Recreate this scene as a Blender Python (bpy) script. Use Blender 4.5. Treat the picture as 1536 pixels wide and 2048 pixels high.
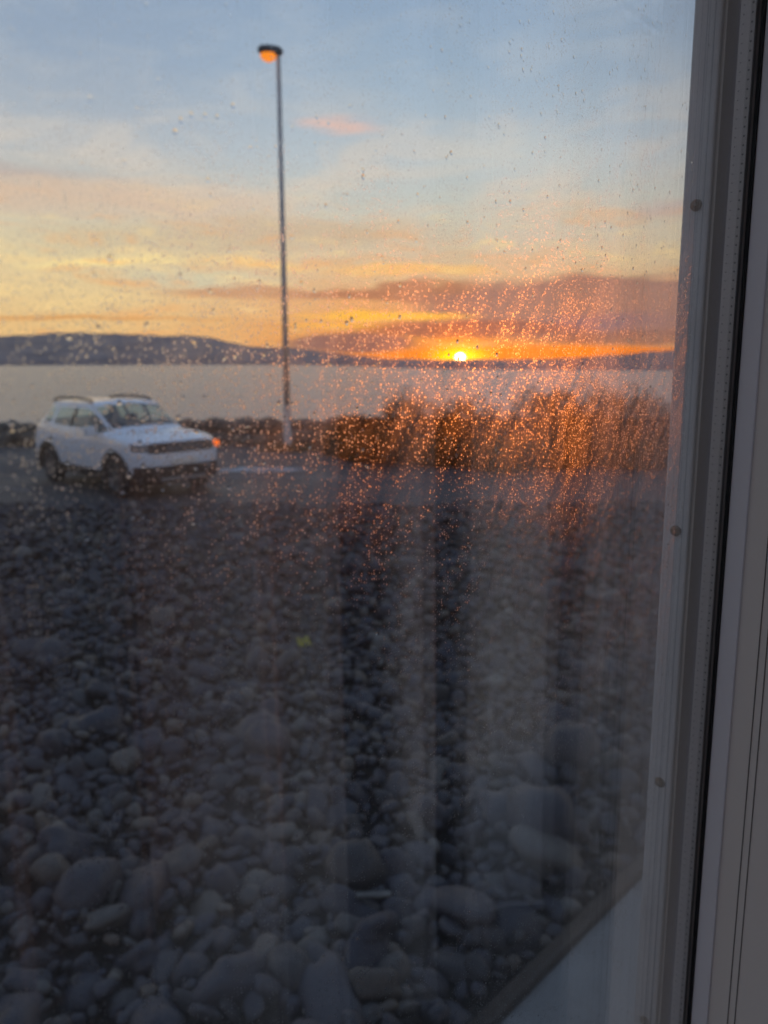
import bpy, math, random
import numpy as np
from mathutils import Matrix, Vector, noise
random.seed(7); rng = np.random.default_rng(11)
for o in list(bpy.data.objects): bpy.data.objects.remove(o)
S = bpy.context.scene
COL = S.collection
R = math.radians
EYE = 2.35                                     # metres from the car park surface to the lens

# ------------------------------------------------------------------ camera
PITCH, ROLL = math.atan(.1742), .00345
cam = bpy.data.cameras.new('camera'); camo = bpy.data.objects.new('camera', cam); COL.objects.link(camo)
fw = Vector((0, math.cos(PITCH), -math.sin(PITCH)))
r0, u0 = Vector((1, 0, 0)), Vector((0, math.sin(PITCH), math.cos(PITCH)))
rt = r0*math.cos(ROLL) - u0*math.sin(ROLL); up = u0*math.cos(ROLL) + r0*math.sin(ROLL)
M3 = Matrix((rt, up, -fw)).transposed()
camo.matrix_world = Matrix.Translation((0, 0, EYE)) @ M3.to_4x4()
cam.sensor_fit = 'VERTICAL'; cam.sensor_height = 6.0; cam.sensor_width = 4.5
cam.lens = 6.0*1540/2048
cam.shift_y = -32/2048
cam.clip_start = .02; cam.clip_end = 30000
cam.dof.use_dof = True; cam.dof.focus_distance = .47; cam.dof.aperture_fstop = cam.lens/3.2
S.camera = camo
S.render.engine = 'CYCLES'
S.cycles.use_denoising = True
S.cycles.transparent_max_bounces = 24
S.cycles.max_bounces = 7; S.cycles.transmission_bounces = 5; S.cycles.glossy_bounces = 4; S.cycles.diffuse_bounces = 3
S.cycles.sample_clamp_indirect = 6.0
S.cycles.caustics_refractive = True; S.cycles.caustics_reflective = False
S.view_settings.view_transform = 'Standard'; S.view_settings.look = 'None'
S.view_settings.exposure = 0; S.view_settings.gamma = 1; S.view_settings.use_curve_mapping = False

def lin(r, g, b):
    f = lambda c: (c/255/12.92) if c/255 <= .04045 else ((c/255+.055)/1.055)**2.4
    return (f(r), f(g), f(b), 1)

class NT:
    """small helper for building node trees"""
    def __init__(s, tree): s.t = tree; s.t.nodes.clear()
    def n(s, typ, props=None, **ins):
        nd = s.t.nodes.new(typ)
        for k, v in (props or {}).items(): setattr(nd, k, v)
        for k, v in ins.items():
            key = int(k[1:]) if k[0] == 'i' and k[1:].isdigit() else k.replace('_', ' ')
            sock = nd.inputs[key]
            if isinstance(v, bpy.types.NodeSocket): s.t.links.new(v, sock)
            elif isinstance(v, bpy.types.Node): s.t.links.new(v.outputs[0], sock)
            else: sock.default_value = v
        return nd
    def m(s, op, a, b=0.0, c=0.0, clamp=False):
        return s.n('ShaderNodeMath', {'operation': op, 'use_clamp': clamp}, i0=a, i1=b, i2=c).outputs[0]
    def mix(s, fac, a, b, mode='MIX'):
        nd = s.n('ShaderNodeMix', {'data_type': 'RGBA', 'blend_type': mode})
        for i, v in ((0, fac), (6, a), (7, b)):
            if isinstance(v, (bpy.types.NodeSocket,)): s.t.links.new(v, nd.inputs[i])
            else: nd.inputs[i].default_value = v
        return nd.outputs[2]
    def ramp(s, fac, stops, interp='LINEAR'):
        nd = s.n('ShaderNodeValToRGB'); cr = nd.color_ramp; cr.interpolation = interp
        while len(cr.elements) > 1: cr.elements.remove(cr.elements[-1])
        cr.elements[0].position = stops[0][0]; cr.elements[0].color = stops[0][1]
        for p, c in stops[1:]:
            e = cr.elements.new(p); e.color = c
        s.t.links.new(fac, nd.inputs[0]); return nd.outputs[0]
    def sm(s, v, lo, hi, a=0.0, b=1.0):
        return s.n('ShaderNodeMapRange', {'interpolation_type': 'SMOOTHSTEP'}, Value=v, From_Min=lo, From_Max=hi, To_Min=a, To_Max=b).outputs[0]
    def noise(s, vec, scale, detail=4, rough=.55, dist=0.0):
        return s.n('ShaderNodeTexNoise', None, Vector=vec, Scale=scale, Detail=detail, Roughness=rough, Distortion=dist).outputs[0]
    def vec(s, x, y, z=0.0): return s.n('ShaderNodeCombineXYZ', None, X=x, Y=y, Z=z).outputs[0]

# ------------------------------------------------------------------ sky
SUN_AZ, SUN_EL = 5.6, .22
W = bpy.data.worlds.new('World'); S.world = W; W.use_nodes = True
k = NT(W.node_tree)
d = k.n('ShaderNodeTexCoord').outputs['Generated']
sep = k.n('ShaderNodeSeparateXYZ', None, Vector=d)
az0 = k.m('MULTIPLY', k.m('ARCTAN2', sep.outputs[0], sep.outputs[1]), 180/math.pi)
el0 = k.m('MULTIPLY', k.m('ARCSINE', sep.outputs[2]), 180/math.pi)
wv = k.vec(k.m('MULTIPLY', az0, .10), k.m('MULTIPLY', el0, .45))
wn = k.n('ShaderNodeTexNoise', None, Vector=wv, Scale=1.3, Detail=3.0, Roughness=.6)
wc = k.n('ShaderNodeSeparateColor', None, Color=wn.outputs['Color'])
az = k.m('ADD', az0, k.m('MULTIPLY', k.m('SUBTRACT', wc.outputs[0], .5), 5.0))
elw = k.m('MULTIPLY', k.m('SUBTRACT', wc.outputs[1], .5), k.sm(el0, 0, 8, .5, 2.6))
el = k.m('ADD', el0, elw)
e01 = k.m('DIVIDE', k.m('ADD', el0, 0), 90, clamp=True)
stp = lambda L: [(e/90, lin(*c)) for e, c in L]
gl = k.ramp(e01, stp([(0, (220, 176, 124)), (2.2, (230, 188, 130)), (4.5, (228, 198, 148)), (7, (220, 200, 160)), (10, (202, 194, 178)),
                      (14, (176, 182, 190)), (19, (150, 165, 186)), (26, (134, 154, 182)), (50, (122, 144, 176)), (90, (110, 134, 170))]))
gs = k.ramp(e01, stp([(0, (232, 128, 44)), (2, (228, 146, 70)), (4.5, (222, 166, 116)), (7, (212, 186, 154)), (10, (198, 196, 184)),
                      (14, (180, 190, 198)), (19, (154, 173, 194)), (26, (134, 156, 186)), (50, (122, 144, 176)), (90, (110, 134, 170))]))
da = k.m('SUBTRACT', az0, SUN_AZ)
near = k.sm(k.m('ABSOLUTE', da), 4, 27, 1, 0)
sky = k.mix(near, gl, gs)
# away from the sunset the low sky is cooler and dimmer
back = k.sm(k.m('ABSOLUTE', da), 50, 140)
cool = k.ramp(e01, stp([(0, (150, 138, 146)), (6, (150, 146, 160)), (15, (148, 156, 174)), (30, (132, 148, 174)), (90, (110, 134, 170))]))
sky = k.mix(back, sky, cool)
# soft high cloud everywhere
hv = k.vec(k.m('MULTIPLY', az0, .055), k.m('MULTIPLY', el0, .20), 3.1)
hn = k.noise(hv, 1.6, 4, .6, .6)
hi_mask = k.m('MULTIPLY', k.sm(hn, .44, .66), k.m('MULTIPLY', k.sm(el0, 4, 10, 0, .75), k.sm(el0, 12, 20, 1, .45)))
hi_col = k.ramp(e01, stp([(0, (205, 160, 120)), (8, (220, 196, 164)), (13, (212, 200, 188)), (20, (182, 188, 196)), (40, (148, 160, 180)), (90, (122, 142, 172))]))
sky = k.mix(hi_mask, sky, hi_col)
sky = k.mix(k.sm(el0, -3, -.3, 1, 0), sky, (.05, .05, .06, 1)); sky_open = sky
P0 = k.vec(az, el); P1 = k.vec(az0, el0)
def blob(a0, e0, ra, re, color, alpha=1.0, soft=.75, tilt=0.0, raw=False):
    global sky
    base_ = P1 if raw else P0
    if tilt: base_ = k.vec(az, k.m('MULTIPLY_ADD', az, -tilt, el)); e0 = e0 - tilt*a0
    v_ = k.n('ShaderNodeVectorMath', {'operation': 'MULTIPLY_ADD'}, i0=base_, i1=(1/ra, 1/re, 0), i2=(-a0/ra, -e0/re, 0)).outputs[0]
    rr = k.n('ShaderNodeVectorMath', {'operation': 'LENGTH'}, i0=v_).outputs['Value']
    sky = k.mix(k.sm(rr, 1-soft, 1.0, alpha, 0), sky, lin(*color))
blob(-21, 10.6, 20, 1.6, (214, 182, 158), .65)
blob(-26, 11.9, 9, .7, (182, 164, 160), .5)
blob(-6, 8.9, 14, 1.6, (200, 176, 148), .75)
blob(-15, 8.2, 12, 1.3, (204, 184, 152), .5)
blob(-2.7, 15.9, 4.2, .75, (226, 186, 172), .8, 1.0)
blob(10, 13.5, 8, 2.4, (200, 200, 196), .6)
blob(13, 9.3, 11, 1.6, (206, 192, 172), .6)
blob(19.5, 10.2, 3.5, .8, (196, 170, 165), .6)
blob(-13, 5.9, 9, 1.0, (206, 198, 170), .8)
blob(-19, 6.7, 8, .5, (255, 226, 156), .95, .8, tilt=.09)
blob(-8.5, 7.0, 6, .4, (250, 214, 146), .85, .8, tilt=-.10)
blob(2, 6.3, 9, .5, (246, 188, 116), .85)
sn = k.noise(k.vec(k.m('MULTIPLY', az, .12), k.m('MULTIPLY', el, 1.1), 9.0), 1.4, 4, .65)
lowm = k.m('MULTIPLY', k.sm(el0, 7, 13, 1, 0), k.sm(el0, .5, 2, 0, 1))
sky = k.mix(k.m('MULTIPLY', k.sm(sn, .5, .68, 0, .55), lowm), sky, lin(236, 168, 104))
sky = k.mix(k.m('MULTIPLY', k.sm(sn, .46, .32, 0, .5), lowm), sky, lin(250, 214, 150))
# the brown bank, thickest towards the frame
blob(-9, 5.0, 9, .65, (196, 142, 108), .8, .6)
blob(2, 4.9, 10, .95, (176, 118, 90), .9, .5)
blob(15, 3.7, 15, 2.6, (160, 118, 104), .97, .30)
blob(32, 4.5, 16, 3.0, (168, 124, 108), .9, .4)
blob(15.5, 2.7, 6.5, 1.1, (134, 106, 114), .8, .8)
blob(20, 5.5, 2.6, .28, (226, 176, 132), .8, .9, raw=True)
blob(-20, 3.0, 16, .28, (216, 150, 84), .85, .9)
blob(-6, 2.55, 9, .2, (214, 146, 80), .6, .9)
blob(.0, 3.25, 8.2, .42, (255, 190, 70), .95, .7, raw=False)
blob(-3, 2.6, 6.4, .30, (250, 180, 76), .9, .7)
blob(6, 2.3, 10, .85, (150, 92, 76), .9, .5)
blob(-2.2, 1.35, 5.5, .85, (138, 98, 92), .95, .4)
blob(17, 1.6, 10, .7, (140, 96, 84), .8, .6)
blob(12.0, .50, 14.5, .72, (255, 132, 14), 1.0, .45, raw=True)
# aureole and disc of the setting sun
de = k.m('SUBTRACT', el0, SUN_EL)
dist = k.m('SQRT', k.m('ADD', k.m('MULTIPLY', da, da), k.m('MULTIPLY', de, de)))
diste = k.m('SQRT', k.m('ADD', k.m('MULTIPLY', k.m('MULTIPLY', da, .45), k.m('MULTIPLY', da, .45)), k.m('MULTIPLY', de, de)))
g1 = k.m('POWER', 2.71828, k.m('MULTIPLY', k.m('MULTIPLY', diste, diste), -1/(.70**2)))
g2 = k.m('POWER', 2.71828, k.m('MULTIPLY', k.m('MULTIPLY', dist, dist), -1/(2.2**2)))
def addc(fac, col):
    global sky
    c = k.n('ShaderNodeVectorMath', {'operation': 'SCALE'}, i0=col, Scale=fac).outputs[0]
    sky = k.n('ShaderNodeVectorMath', {'operation': 'ADD'}, i0=sky, i1=c).outputs[0]
addc(g1, (1.9, 1.0, .0)); addc(g2, (.50, .10, .0))
addc(k.sm(dist, .30, .42, 1, 0), (16, 12, 5))
# below the horizon
west = k.m('MULTIPLY', k.m('LESS_THAN', k.m('ABSOLUTE', k.m('SUBTRACT', az0, 0)), 54), k.m('MULTIPLY', k.m('LESS_THAN', el0, 20), k.m('GREATER_THAN', el0, -1.5)))
bga = k.n('ShaderNodeBackground', None, Color=sky_open, Strength=1.55)      # open sky
bgb = k.n('ShaderNodeBackground', None, Color=sky, Strength=1.55)           # the western quarter with its cloud banks
mxw = k.n('ShaderNodeMixShader', None, i0=west, i1=bga.outputs[0], i2=bgb.outputs[0])
k.n('ShaderNodeOutputWorld', None, Surface=mxw.outputs[0])
W.cycles.sampling_method = 'MANUAL'; W.cycles.sample_map_resolution = 1024

# ------------------------------------------------------------------ sun
sl = bpy.data.lights.new('sun', 'SUN'); sl.energy = 1.0; sl.color = (1, .21, .02); sl.angle = R(.6)
so = bpy.data.objects.new('sun', sl); COL.objects.link(so)
sd = Vector((math.sin(R(SUN_AZ))*math.cos(R(SUN_EL)), math.cos(R(SUN_AZ))*math.cos(R(SUN_EL)), math.sin(R(SUN_EL))))
so.rotation_euler = sd.to_track_quat('Z', 'Y').to_euler(); so.location = (2, 10, 30)

# ------------------------------------------------------------------ helpers
def mesh(name, v, f, smooth=False):
    me = bpy.data.meshes.new(name); me.from_pydata([tuple(p) for p in v], [], f); me.update()
    if smooth: me.polygons.foreach_set('use_smooth', [True]*len(me.polygons))
    return me
def obj(name, me, mat=None, parent=None, **props):
    o = bpy.data.objects.new(name, me); COL.objects.link(o)
    if mat is not None and me is not None and not me.materials: me.materials.append(mat)
    if parent: o.parent = parent
    for a, b in props.items(): o[a] = b
    return o
def thing(name, label, category, loc=(0, 0, 0), rz=0, group=None):
    o = bpy.data.objects.new(name, None); COL.objects.link(o); o.location = loc; o.rotation_euler.z = rz
    o.empty_display_size = .1; o['label'] = label; o['category'] = category
    if group: o['group'] = group
    return o
class MB:
    def __init__(s): s.v = []; s.f = []
    def add(s, v, f):
        b = len(s.v); s.v += [tuple(p) for p in v]; s.f += [tuple(i+b for i in q) for q in f]; return s
    def box(s, x0, x1, y0, y1, z0, z1, xf=None):
        v = [(x, y, z) for z in (z0, z1) for y in (y0, y1) for x in (x0, x1)]
        if xf: v = [xf(p) for p in v]
        return s.add(v, [(0, 2, 3, 1), (4, 5, 7, 6), (0, 1, 5, 4), (2, 6, 7, 3), (0, 4, 6, 2), (1, 3, 7, 5)])
    def tube(s, pts, rad, seg=10, cap=True):
        rad = rad if isinstance(rad, (list, tuple)) else [rad]*len(pts)
        pts = [Vector(p) for p in pts]; b = len(s.v); n = len(pts)
        for i, p in enumerate(pts):
            t = (pts[min(i+1, n-1)]-pts[max(i-1, 0)]).normalized()
            a = t.cross(Vector((0, 0, 1)) if abs(t.z) < .9 else Vector((1, 0, 0))).normalized(); c = t.cross(a)
            for j in range(seg):
                q = 2*math.pi*j/seg; s.v.append(tuple(p + (a*math.cos(q)+c*math.sin(q))*rad[i]))
        for i in range(n-1):
            for j in range(seg):
                s.f.append((b+i*seg+j, b+i*seg+(j+1) % seg, b+(i+1)*seg+(j+1) % seg, b+(i+1)*seg+j))
        if cap:
            s.f.append(tuple(b+j for j in range(seg))[::-1]); s.f.append(tuple(b+(n-1)*seg+j for j in range(seg)))
        return s
    def lathe(s, prof, seg=24, xf=None):
        b = len(s.v)
        for (r, h) in prof:
            for j in range(seg):
                q = 2*math.pi*j/seg; p = (r*math.cos(q), r*math.sin(q), h); s.v.append(xf(p) if xf else p)
        for i in range(len(prof)-1):
            for j in range(seg):
                s.f.append((b+i*seg+j, b+i*seg+(j+1) % seg, b+(i+1)*seg+(j+1) % seg, b+(i+1)*seg+j))
        return s
    def build(s, name, mat, parent=None, smooth=False, bevel=0, **props):
        o = obj(name, mesh(name, s.v, s.f, smooth), mat, parent, **props)
        if bevel:
            m = o.modifiers.new('bevel', 'BEVEL'); m.width = bevel; m.segments = 2; m.limit_method = 'ANGLE'
        return o
def material(name):
    m = bpy.data.materials.new(name); m.use_nodes = True; t = NT(m.node_tree)
    out = t.n('ShaderNodeOutputMaterial'); return m, t, out
def principled(name, col, rough=.6, metal=0, spec=.5, var=0, vscale=8, bump=0, bscale=60, col2=None, coat=0, **kw):
    m, t, out = material(name)
    p = t.n('ShaderNodeBsdfPrincipled', None, Roughness=rough, Metallic=metal)
    p.inputs['Specular IOR Level'].default_value = spec; p.inputs['Coat Weight'].default_value = coat
    for a, b in kw.items(): p.inputs[a.replace('_', ' ')].default_value = b
    tc = t.n('ShaderNodeTexCoord').outputs['Object']
    c4 = tuple(col)+(1,)
    if var or col2:
        nz = t.noise(tc, vscale, 6, .6)
        lo = tuple(c*(1-var) for c in col)+(1,); hi = tuple((col2 or [c*(1+var) for c in col]))+(1,)
        t.t.links.new(t.ramp(nz, [(.3, lo), (.7, hi)]), p.inputs['Base Color'])
    else: p.inputs['Base Color'].default_value = c4
    if bump:
        b = t.n('ShaderNodeBump', None, Strength=bump, Distance=.01, Height=t.noise(tc, bscale, 5))
        t.t.links.new(b.outputs[0], p.inputs['Normal'])
    t.t.links.new(p.outputs[0], out.inputs[0]); return m
def px_ray(x, y):
    return (fw + rt*((x-768)/1540) - up*((y-992)/1540)).normalized()
MT = {}

# ------------------------------------------------------------------ terrain
MT['soil'] = principled('soil', (.035, .033, .033), .95, var=.4, vscale=3, bump=.6, bscale=25)
g = MB().box(-160, 160, -120, 25.4, -4, -.09).build('ground', MT['soil'], kind='structure')

m, t, out = material('asphalt')
tc = t.n('ShaderNodeTexCoord').outputs['Object']
n1 = t.noise(tc, .5, 5, .6); n2 = t.noise(tc, 55, 3, .7)
base = t.mix(t.sm(n1, .35, .65), (.016, .0165, .021, 1), (.034, .034, .041, 1))
base = t.mix(t.m('MULTIPLY', t.sm(n2, .5, .7), .5), base, (.06, .06, .066, 1))
rgh = t.sm(n1, .3, .7, .55, .8)
b = t.n('ShaderNodeBump', None, Strength=.4, Distance=.006, Height=n2)
p = t.n('ShaderNodeBsdfPrincipled', None, Base_Color=base, Roughness=rgh, Normal=b.outputs[0])
t.t.links.new(p.outputs[0], out.inputs[0]); MT['asphalt'] = m
MB().box(-40, 40, 12.4, 23.6, -.085, 0).build('parking_lot', MT['asphalt'], kind='structure')
MT['paint'] = principled('road_paint', (.34, .34, .34), .8, col2=(.06, .06, .065), vscale=9)
for (x0, y0, x1, y1) in [(-9.6, 15.6, -6.6, 14.2), (-3.3, 15.9, -.6, 15.6), (-12.5, 18.6, -8.6, 17.2)]:
    a, c = Vector((x0, y0, 0)), Vector((x1, y1, 0)); nn = (c-a).normalized().cross(Vector((0, 0, 1)))*.06
    MB().add([a-nn+Vector((0, 0, .004)), c-nn+Vector((0, 0, .004)), c+nn+Vector((0, 0, .004)), a+nn+Vector((0, 0, .004))], [(0, 1, 2, 3)]).build('parking_line', MT['paint'], kind='structure')
MT['worn'] = principled('worn_pale_paint', (.10, .105, .12), .8, col2=(.5, .52, .56), vscale=3.0)
pv = [(-2.72, 16.9, .005)]
for i in range(40):
    q = 2*math.pi*i/40; rr = 1+.35*noise.noise(Vector((math.cos(q)*1.8, math.sin(q)*1.8, 5)))
    pv.append((-2.72+1.05*rr*math.cos(q), 16.92+.40*rr*math.sin(q), .005))
obj('worn_road_marking', mesh('worn_road_marking', pv, [(0, i+1, (i+1) % 40+1) for i in range(40)]), MT['worn'], kind='structure')

# sea
m, t, out = material('sea_water')
tc = t.n('ShaderNodeTexCoord').outputs['Object']
mp = t.n('ShaderNodeMapping', None, Vector=tc, Scale=(.5, 1.2, 1)).outputs[0]
b = t.n('ShaderNodeBump', None, Strength=.55, Distance=.35, Height=t.m('ADD', t.noise(mp, .8, 5, .62, .4), t.m('MULTIPLY', t.noise(mp, .12, 3, .6), 3.0)))
p = t.n('ShaderNodeBsdfPrincipled', None, Base_Color=(.20, .205, .225, 1), Roughness=.25, IOR=1.33, Normal=b.outputs[0])
t.t.links.new(p.outputs[0], out.inputs[0]); MT['sea'] = m
MB().add([(-4800, 25.0, -1.5), (4800, 25.0, -1.5), (4800, 4800, -1.5), (-4800, 4800, -1.5)], [(0, 1, 2, 3)]).build('sea', MT['sea'], kind='structure')

# far shore: heights of the skyline by azimuth (degrees)
MT['hill'] = principled('hazed_hill', (.22, .17, .175), .95, col2=(.31, .25, .245), vscale=.012, var=.3)  # mauve made paler, so the distance haze is in the colour
prof = [(-70, 3.0, 1500), (-45, 2.6, 1500), (-34, 1.9, 1500), (-26, 1.70, 1450), (-22.5, 1.86, 1400), (-19.5, 1.98, 1400), (-16, 1.84, 1350), (-13, 1.72, 1300), (-11, 1.46, 1250), (-9.5, 1.10, 1200), (-7, .98, 1100),
        (-4, .70, 900), (-1.5, .40, 700), (.5, .16, 520), (4, .02, 420), (8, .03, 380), (11, .06, 360), (14, .22, 350), (17, .42, 345), (20, .66, 340), (24, 1.1, 340), (32, 1.9, 360), (50, 2.6, 420), (75, 2.5, 500)]
A_ = np.array([q[0] for q in prof]); E2 = np.array([q[1] for q in prof]); D2 = np.array([q[2] for q in prof])
azs = np.linspace(-70, 75, 900); hv_, hf_ = [], []
rows = [(0, -.06), (.015, .06), (.06, .13), (.18, .30), (.35, .5), (.55, .72), (.8, .93), (1.0, 1.0), (1.3, .7), (1.7, -.05)]
for i, a in enumerate(azs):
    e = np.interp(a, A_, E2); r_ = np.interp(a, A_, D2); hgt = max(.5, math.tan(R(e))*r_*2.1+EYE+1.5)
    for j, (tt, hh) in enumerate(rows):
        rad = r_*(1+1.1*tt); x, y = rad*math.sin(R(a)), rad*math.cos(R(a))
        nz = noise.fractal(Vector((x*.006, y*.006, 0)), 1.0, 2.0, 5)*.11 + noise.noise(Vector((a*1.3, j, 2)))*.02
        front = 2.2*max(0, 1-abs(a-6)/7)
        trees = (front*2.2*(1 if 1 < j < 7 else 0)) + (abs(noise.noise(Vector((x*.05, y*.05, 3))))*4 + abs(noise.noise(Vector((x*.17, y*.17, 3))))*2.5)*(1 if 0 < j < 8 else 0)*min(1, 450/r_*.6)
        hv_.append((x, y, -1.5 + hgt*hh*(1+(nz if 0 < j < 9 else 0)) + trees*.45))
nr = len(rows)
for i in range(len(azs)-1):
    for j in range(nr-1):
        hf_.append((i*nr+j, (i+1)*nr+j, (i+1)*nr+j+1, i*nr+j+1))
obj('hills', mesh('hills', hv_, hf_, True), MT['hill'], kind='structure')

# ------------------------------------------------------------------ stones
def stone_mesh(name, sub, seed, sx, sy, sz):
    import bmesh
    bm = bmesh.new(); bmesh.ops.create_icosphere(bm, subdivisions=sub, radius=1)
    rs = random.Random(seed); ex = rs.choice((2.0, 2.3, 2.8, 3.6)); off = Vector((rs.random()*50, rs.random()*50, rs.random()*50))
    for v in bm.verts:
        q = v.co.normalized()
        l = (abs(q.x)**ex+abs(q.y)**ex+abs(q.z)**ex)**(-1/ex)
        rr = l*(1+.34*noise.noise(q*.9+off)+.13*noise.noise(q*2.1+off))
        v.co = Vector((q.x*rr*sx, q.y*rr*sy, q.z*rr*sz))
    me = bpy.data.meshes.new(name); bm.to_mesh(me); bm.free()
    me.polygons.foreach_set('use_smooth', [True]*len(me.polygons)); return me
def stone_mat(name, stops, rough=(.45, .8), bscale=14):
    m, t, out = material(name)
    tc = t.n('ShaderNodeTexCoord').outputs['Object']
    rnd = t.m('FRACT', t.m('ADD', t.n('ShaderNodeObjectInfo').outputs['Random'], t.n('ShaderNodeNewGeometry').outputs['Random Per Island']))
    nz = t.noise(t.n('ShaderNodeVectorMath', {'operation': 'ADD'}, i0=tc, i1=t.vec(t.m('MULTIPLY', rnd, 17), rnd)).outputs[0], 2.2, 6, .65)
    c = t.ramp(rnd, stops)
    c = t.mix(.6, c, t.ramp(nz, [(.3, (.32, .32, .34, 1)), (.7, (1.08, 1.05, 1.04, 1))]), 'MULTIPLY')
    b = t.n('ShaderNodeBump', None, Strength=.35, Distance=.01, Height=t.noise(tc, bscale, 5, .65))
    p = t.n('ShaderNodeBsdfPrincipled', None, Base_Color=c, Roughness=t.sm(nz, .3, .7, *rough), Normal=b.outputs[0])
    t.t.links.new(p.outputs[0], out.inputs[0]); return m
MT['cobble'] = stone_mat('wet_cobble', [(0, (.022, .024, .040, 1)), (.3, (.038, .039, .058, 1)), (.55, (.052, .048, .060, 1)), (.75, (.026, .025, .033, 1)), (.88, (.095, .088, .084, 1)), (.95, (.105, .080, .060, 1)), (1, (.15, .14, .13, 1))], (.4, .75))
SH = [(1, .78, .58), (1, .66, .5), (1, .85, .72), (1, .55, .40), (1, .9, .5), (1, .7, .66), (1, .6, .62), (1, .8, .42), (1, .74, .52), (1, .68, .38)]
hi = [stone_mesh('cobble_shape', 3, 100+i, *s) for i, s in enumerate(SH)]
lo = [stone_mesh('cobble_shape_small', 1, 100+i, *s) for i, s in enumerate(SH)]
mid = [stone_mesh('cobble_shape_mid', 2, 100+i, *s) for i, s in enumerate(SH)]
for me in hi: me.materials.append(MT['cobble'])
# window axes: U along the house front, N out of the house
WA = R(44.2); U = Vector((math.sin(WA), math.cos(WA), 0)); Nn = Vector((-math.cos(WA), math.sin(WA), 0))
def uw(u, w, z): return U*u + Nn*w + Vector((0, 0, z))
bed = MB().box(-14, 14, -6, 12.395, -.088, -.05).build('cobble_bed', MT['soil'], kind='structure')
sizes = np.concatenate([np.full(24, -1.0), rng.uniform(.14, .20, 70), rng.uniform(.10, .14, 330), rng.uniform(.065, .10, 3400), rng.uniform(.045, .07, 9000), rng.uniform(.026, .045, 7000)])
grid = {}; stones = []
def inside(x, y):
    if x*Nn.x + y*Nn.y < 1.48: return False
    if y > 12.6+.35*noise.noise(Vector((x*.9, 0, 4))) or y < -1: return False
    return abs(x) < 1.6 + .80*max(y, 1) and abs(x) < 9.5
for r_ in sizes:
    for _ in range(4):
        if r_ < 0: r_ = rng.uniform(.14, .19); near_ = True
        elif _ == 0: near_ = False
        x = rng.uniform(-9.5, 9.5); y = rng.uniform(-1, 13)
        if near_: x = rng.uniform(-2.4, 1.4); y = rng.uniform(2.1, 4.6)
        if r_ < .045 and y > 6.0: y = rng.uniform(1, 6)
        if r_ < .045: x = rng.uniform(-4.5, 3.5)
        if not inside(x, y): continue
        gx, gy = int(x//.3), int(y//.3); ok = True; over = 0
        for ix in (-1, 0, 1):
            for iy in (-1, 0, 1):
                for (a, c, rr, zz) in grid.get((gx+ix, gy+iy), ()):
                    dd = math.hypot(a-x, c-y)
                    if dd < .54*(rr+r_): ok = False; break
                    if dd < .86*(rr+r_): over = max(over, rr)
                if not ok: break
            if not ok: break
        if not ok: continue
        gz = .05*noise.noise(Vector((x*.7, y*.7, 0)))
        z = -.045 + gz + r_*.42 + over*.42 + (rng.uniform(0, .05) if r_ < .07 else 0)
        grid.setdefault((gx, gy), []).append((x, y, r_, z)); stones.append((x, y, z, r_)); break
def seen(s):
    x, y, z, r_ = s; v = Vector((x, y, z-EYE)); dpt = v.dot(fw)
    if dpt < .3: return 0
    px, py = 768+1540*v.dot(rt)/dpt, 992-1540*v.dot(up)/dpt
    return r_/v.length if (-40 < px < 1330 and 950 < py < 2090) else 0
order = sorted(range(len(stones)), key=lambda i: -seen(stones[i]))
big = set(order[:300])
bv, bf, nb = [], [], 0
for i, (x, y, z, r_) in enumerate(stones):
    rot = Matrix.Rotation(rng.uniform(0, 6.28), 3, 'Z') @ Matrix.Rotation(rng.normal(0, .5), 3, 'X') @ Matrix.Rotation(rng.normal(0, .5), 3, 'Y')
    kx = int(rng.integers(10))
    if i in big:
        o = obj('cobble', hi[kx], None, bed); o.location = (x, y, z); o.rotation_euler = rot.to_euler(); o.scale = (r_,)*3
    else:
        me = lo[kx] if (r_ < .07 and y > 4.5) else mid[kx] if y < 6 else lo[kx]
        co = np.empty(len(me.vertices)*3); me.vertices.foreach_get('co', co); co = co.reshape(-1, 3)*r_
        co = co @ np.array(rot).T + np.array((x, y, z)); bv.append(co)
        fi = np.empty(len(me.polygons)*3, dtype=np.int64); me.polygons.foreach_get('vertices', fi) if False else me.loops.foreach_get('vertex_index', fi)
        bf.append(fi.reshape(-1, 3)+nb); nb += len(co)
def fast_mesh(name, V, F):
    me = bpy.data.meshes.new(name); V = np.ascontiguousarray(V, dtype=np.float32); F = np.ascontiguousarray(F, dtype=np.int32); nf, ns = F.shape
    me.vertices.add(len(V)); me.vertices.foreach_set('co', V.ravel())
    me.loops.add(nf*ns); me.loops.foreach_set('vertex_index', F.ravel())
    me.polygons.add(nf); me.polygons.foreach_set('loop_start', np.arange(0, nf*ns, ns, dtype=np.int32)); me.polygons.foreach_set('loop_total', np.full(nf, ns, dtype=np.int32))
    me.polygons.foreach_set('use_smooth', np.ones(nf, dtype=bool)); me.update(calc_edges=True); me.validate(); return me
obj('small_cobbles', fast_mesh('small_cobbles', np.concatenate(bv), np.concatenate(bf)), MT['cobble'], bed, kind='stuff')
print('stones', len(stones))

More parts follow.
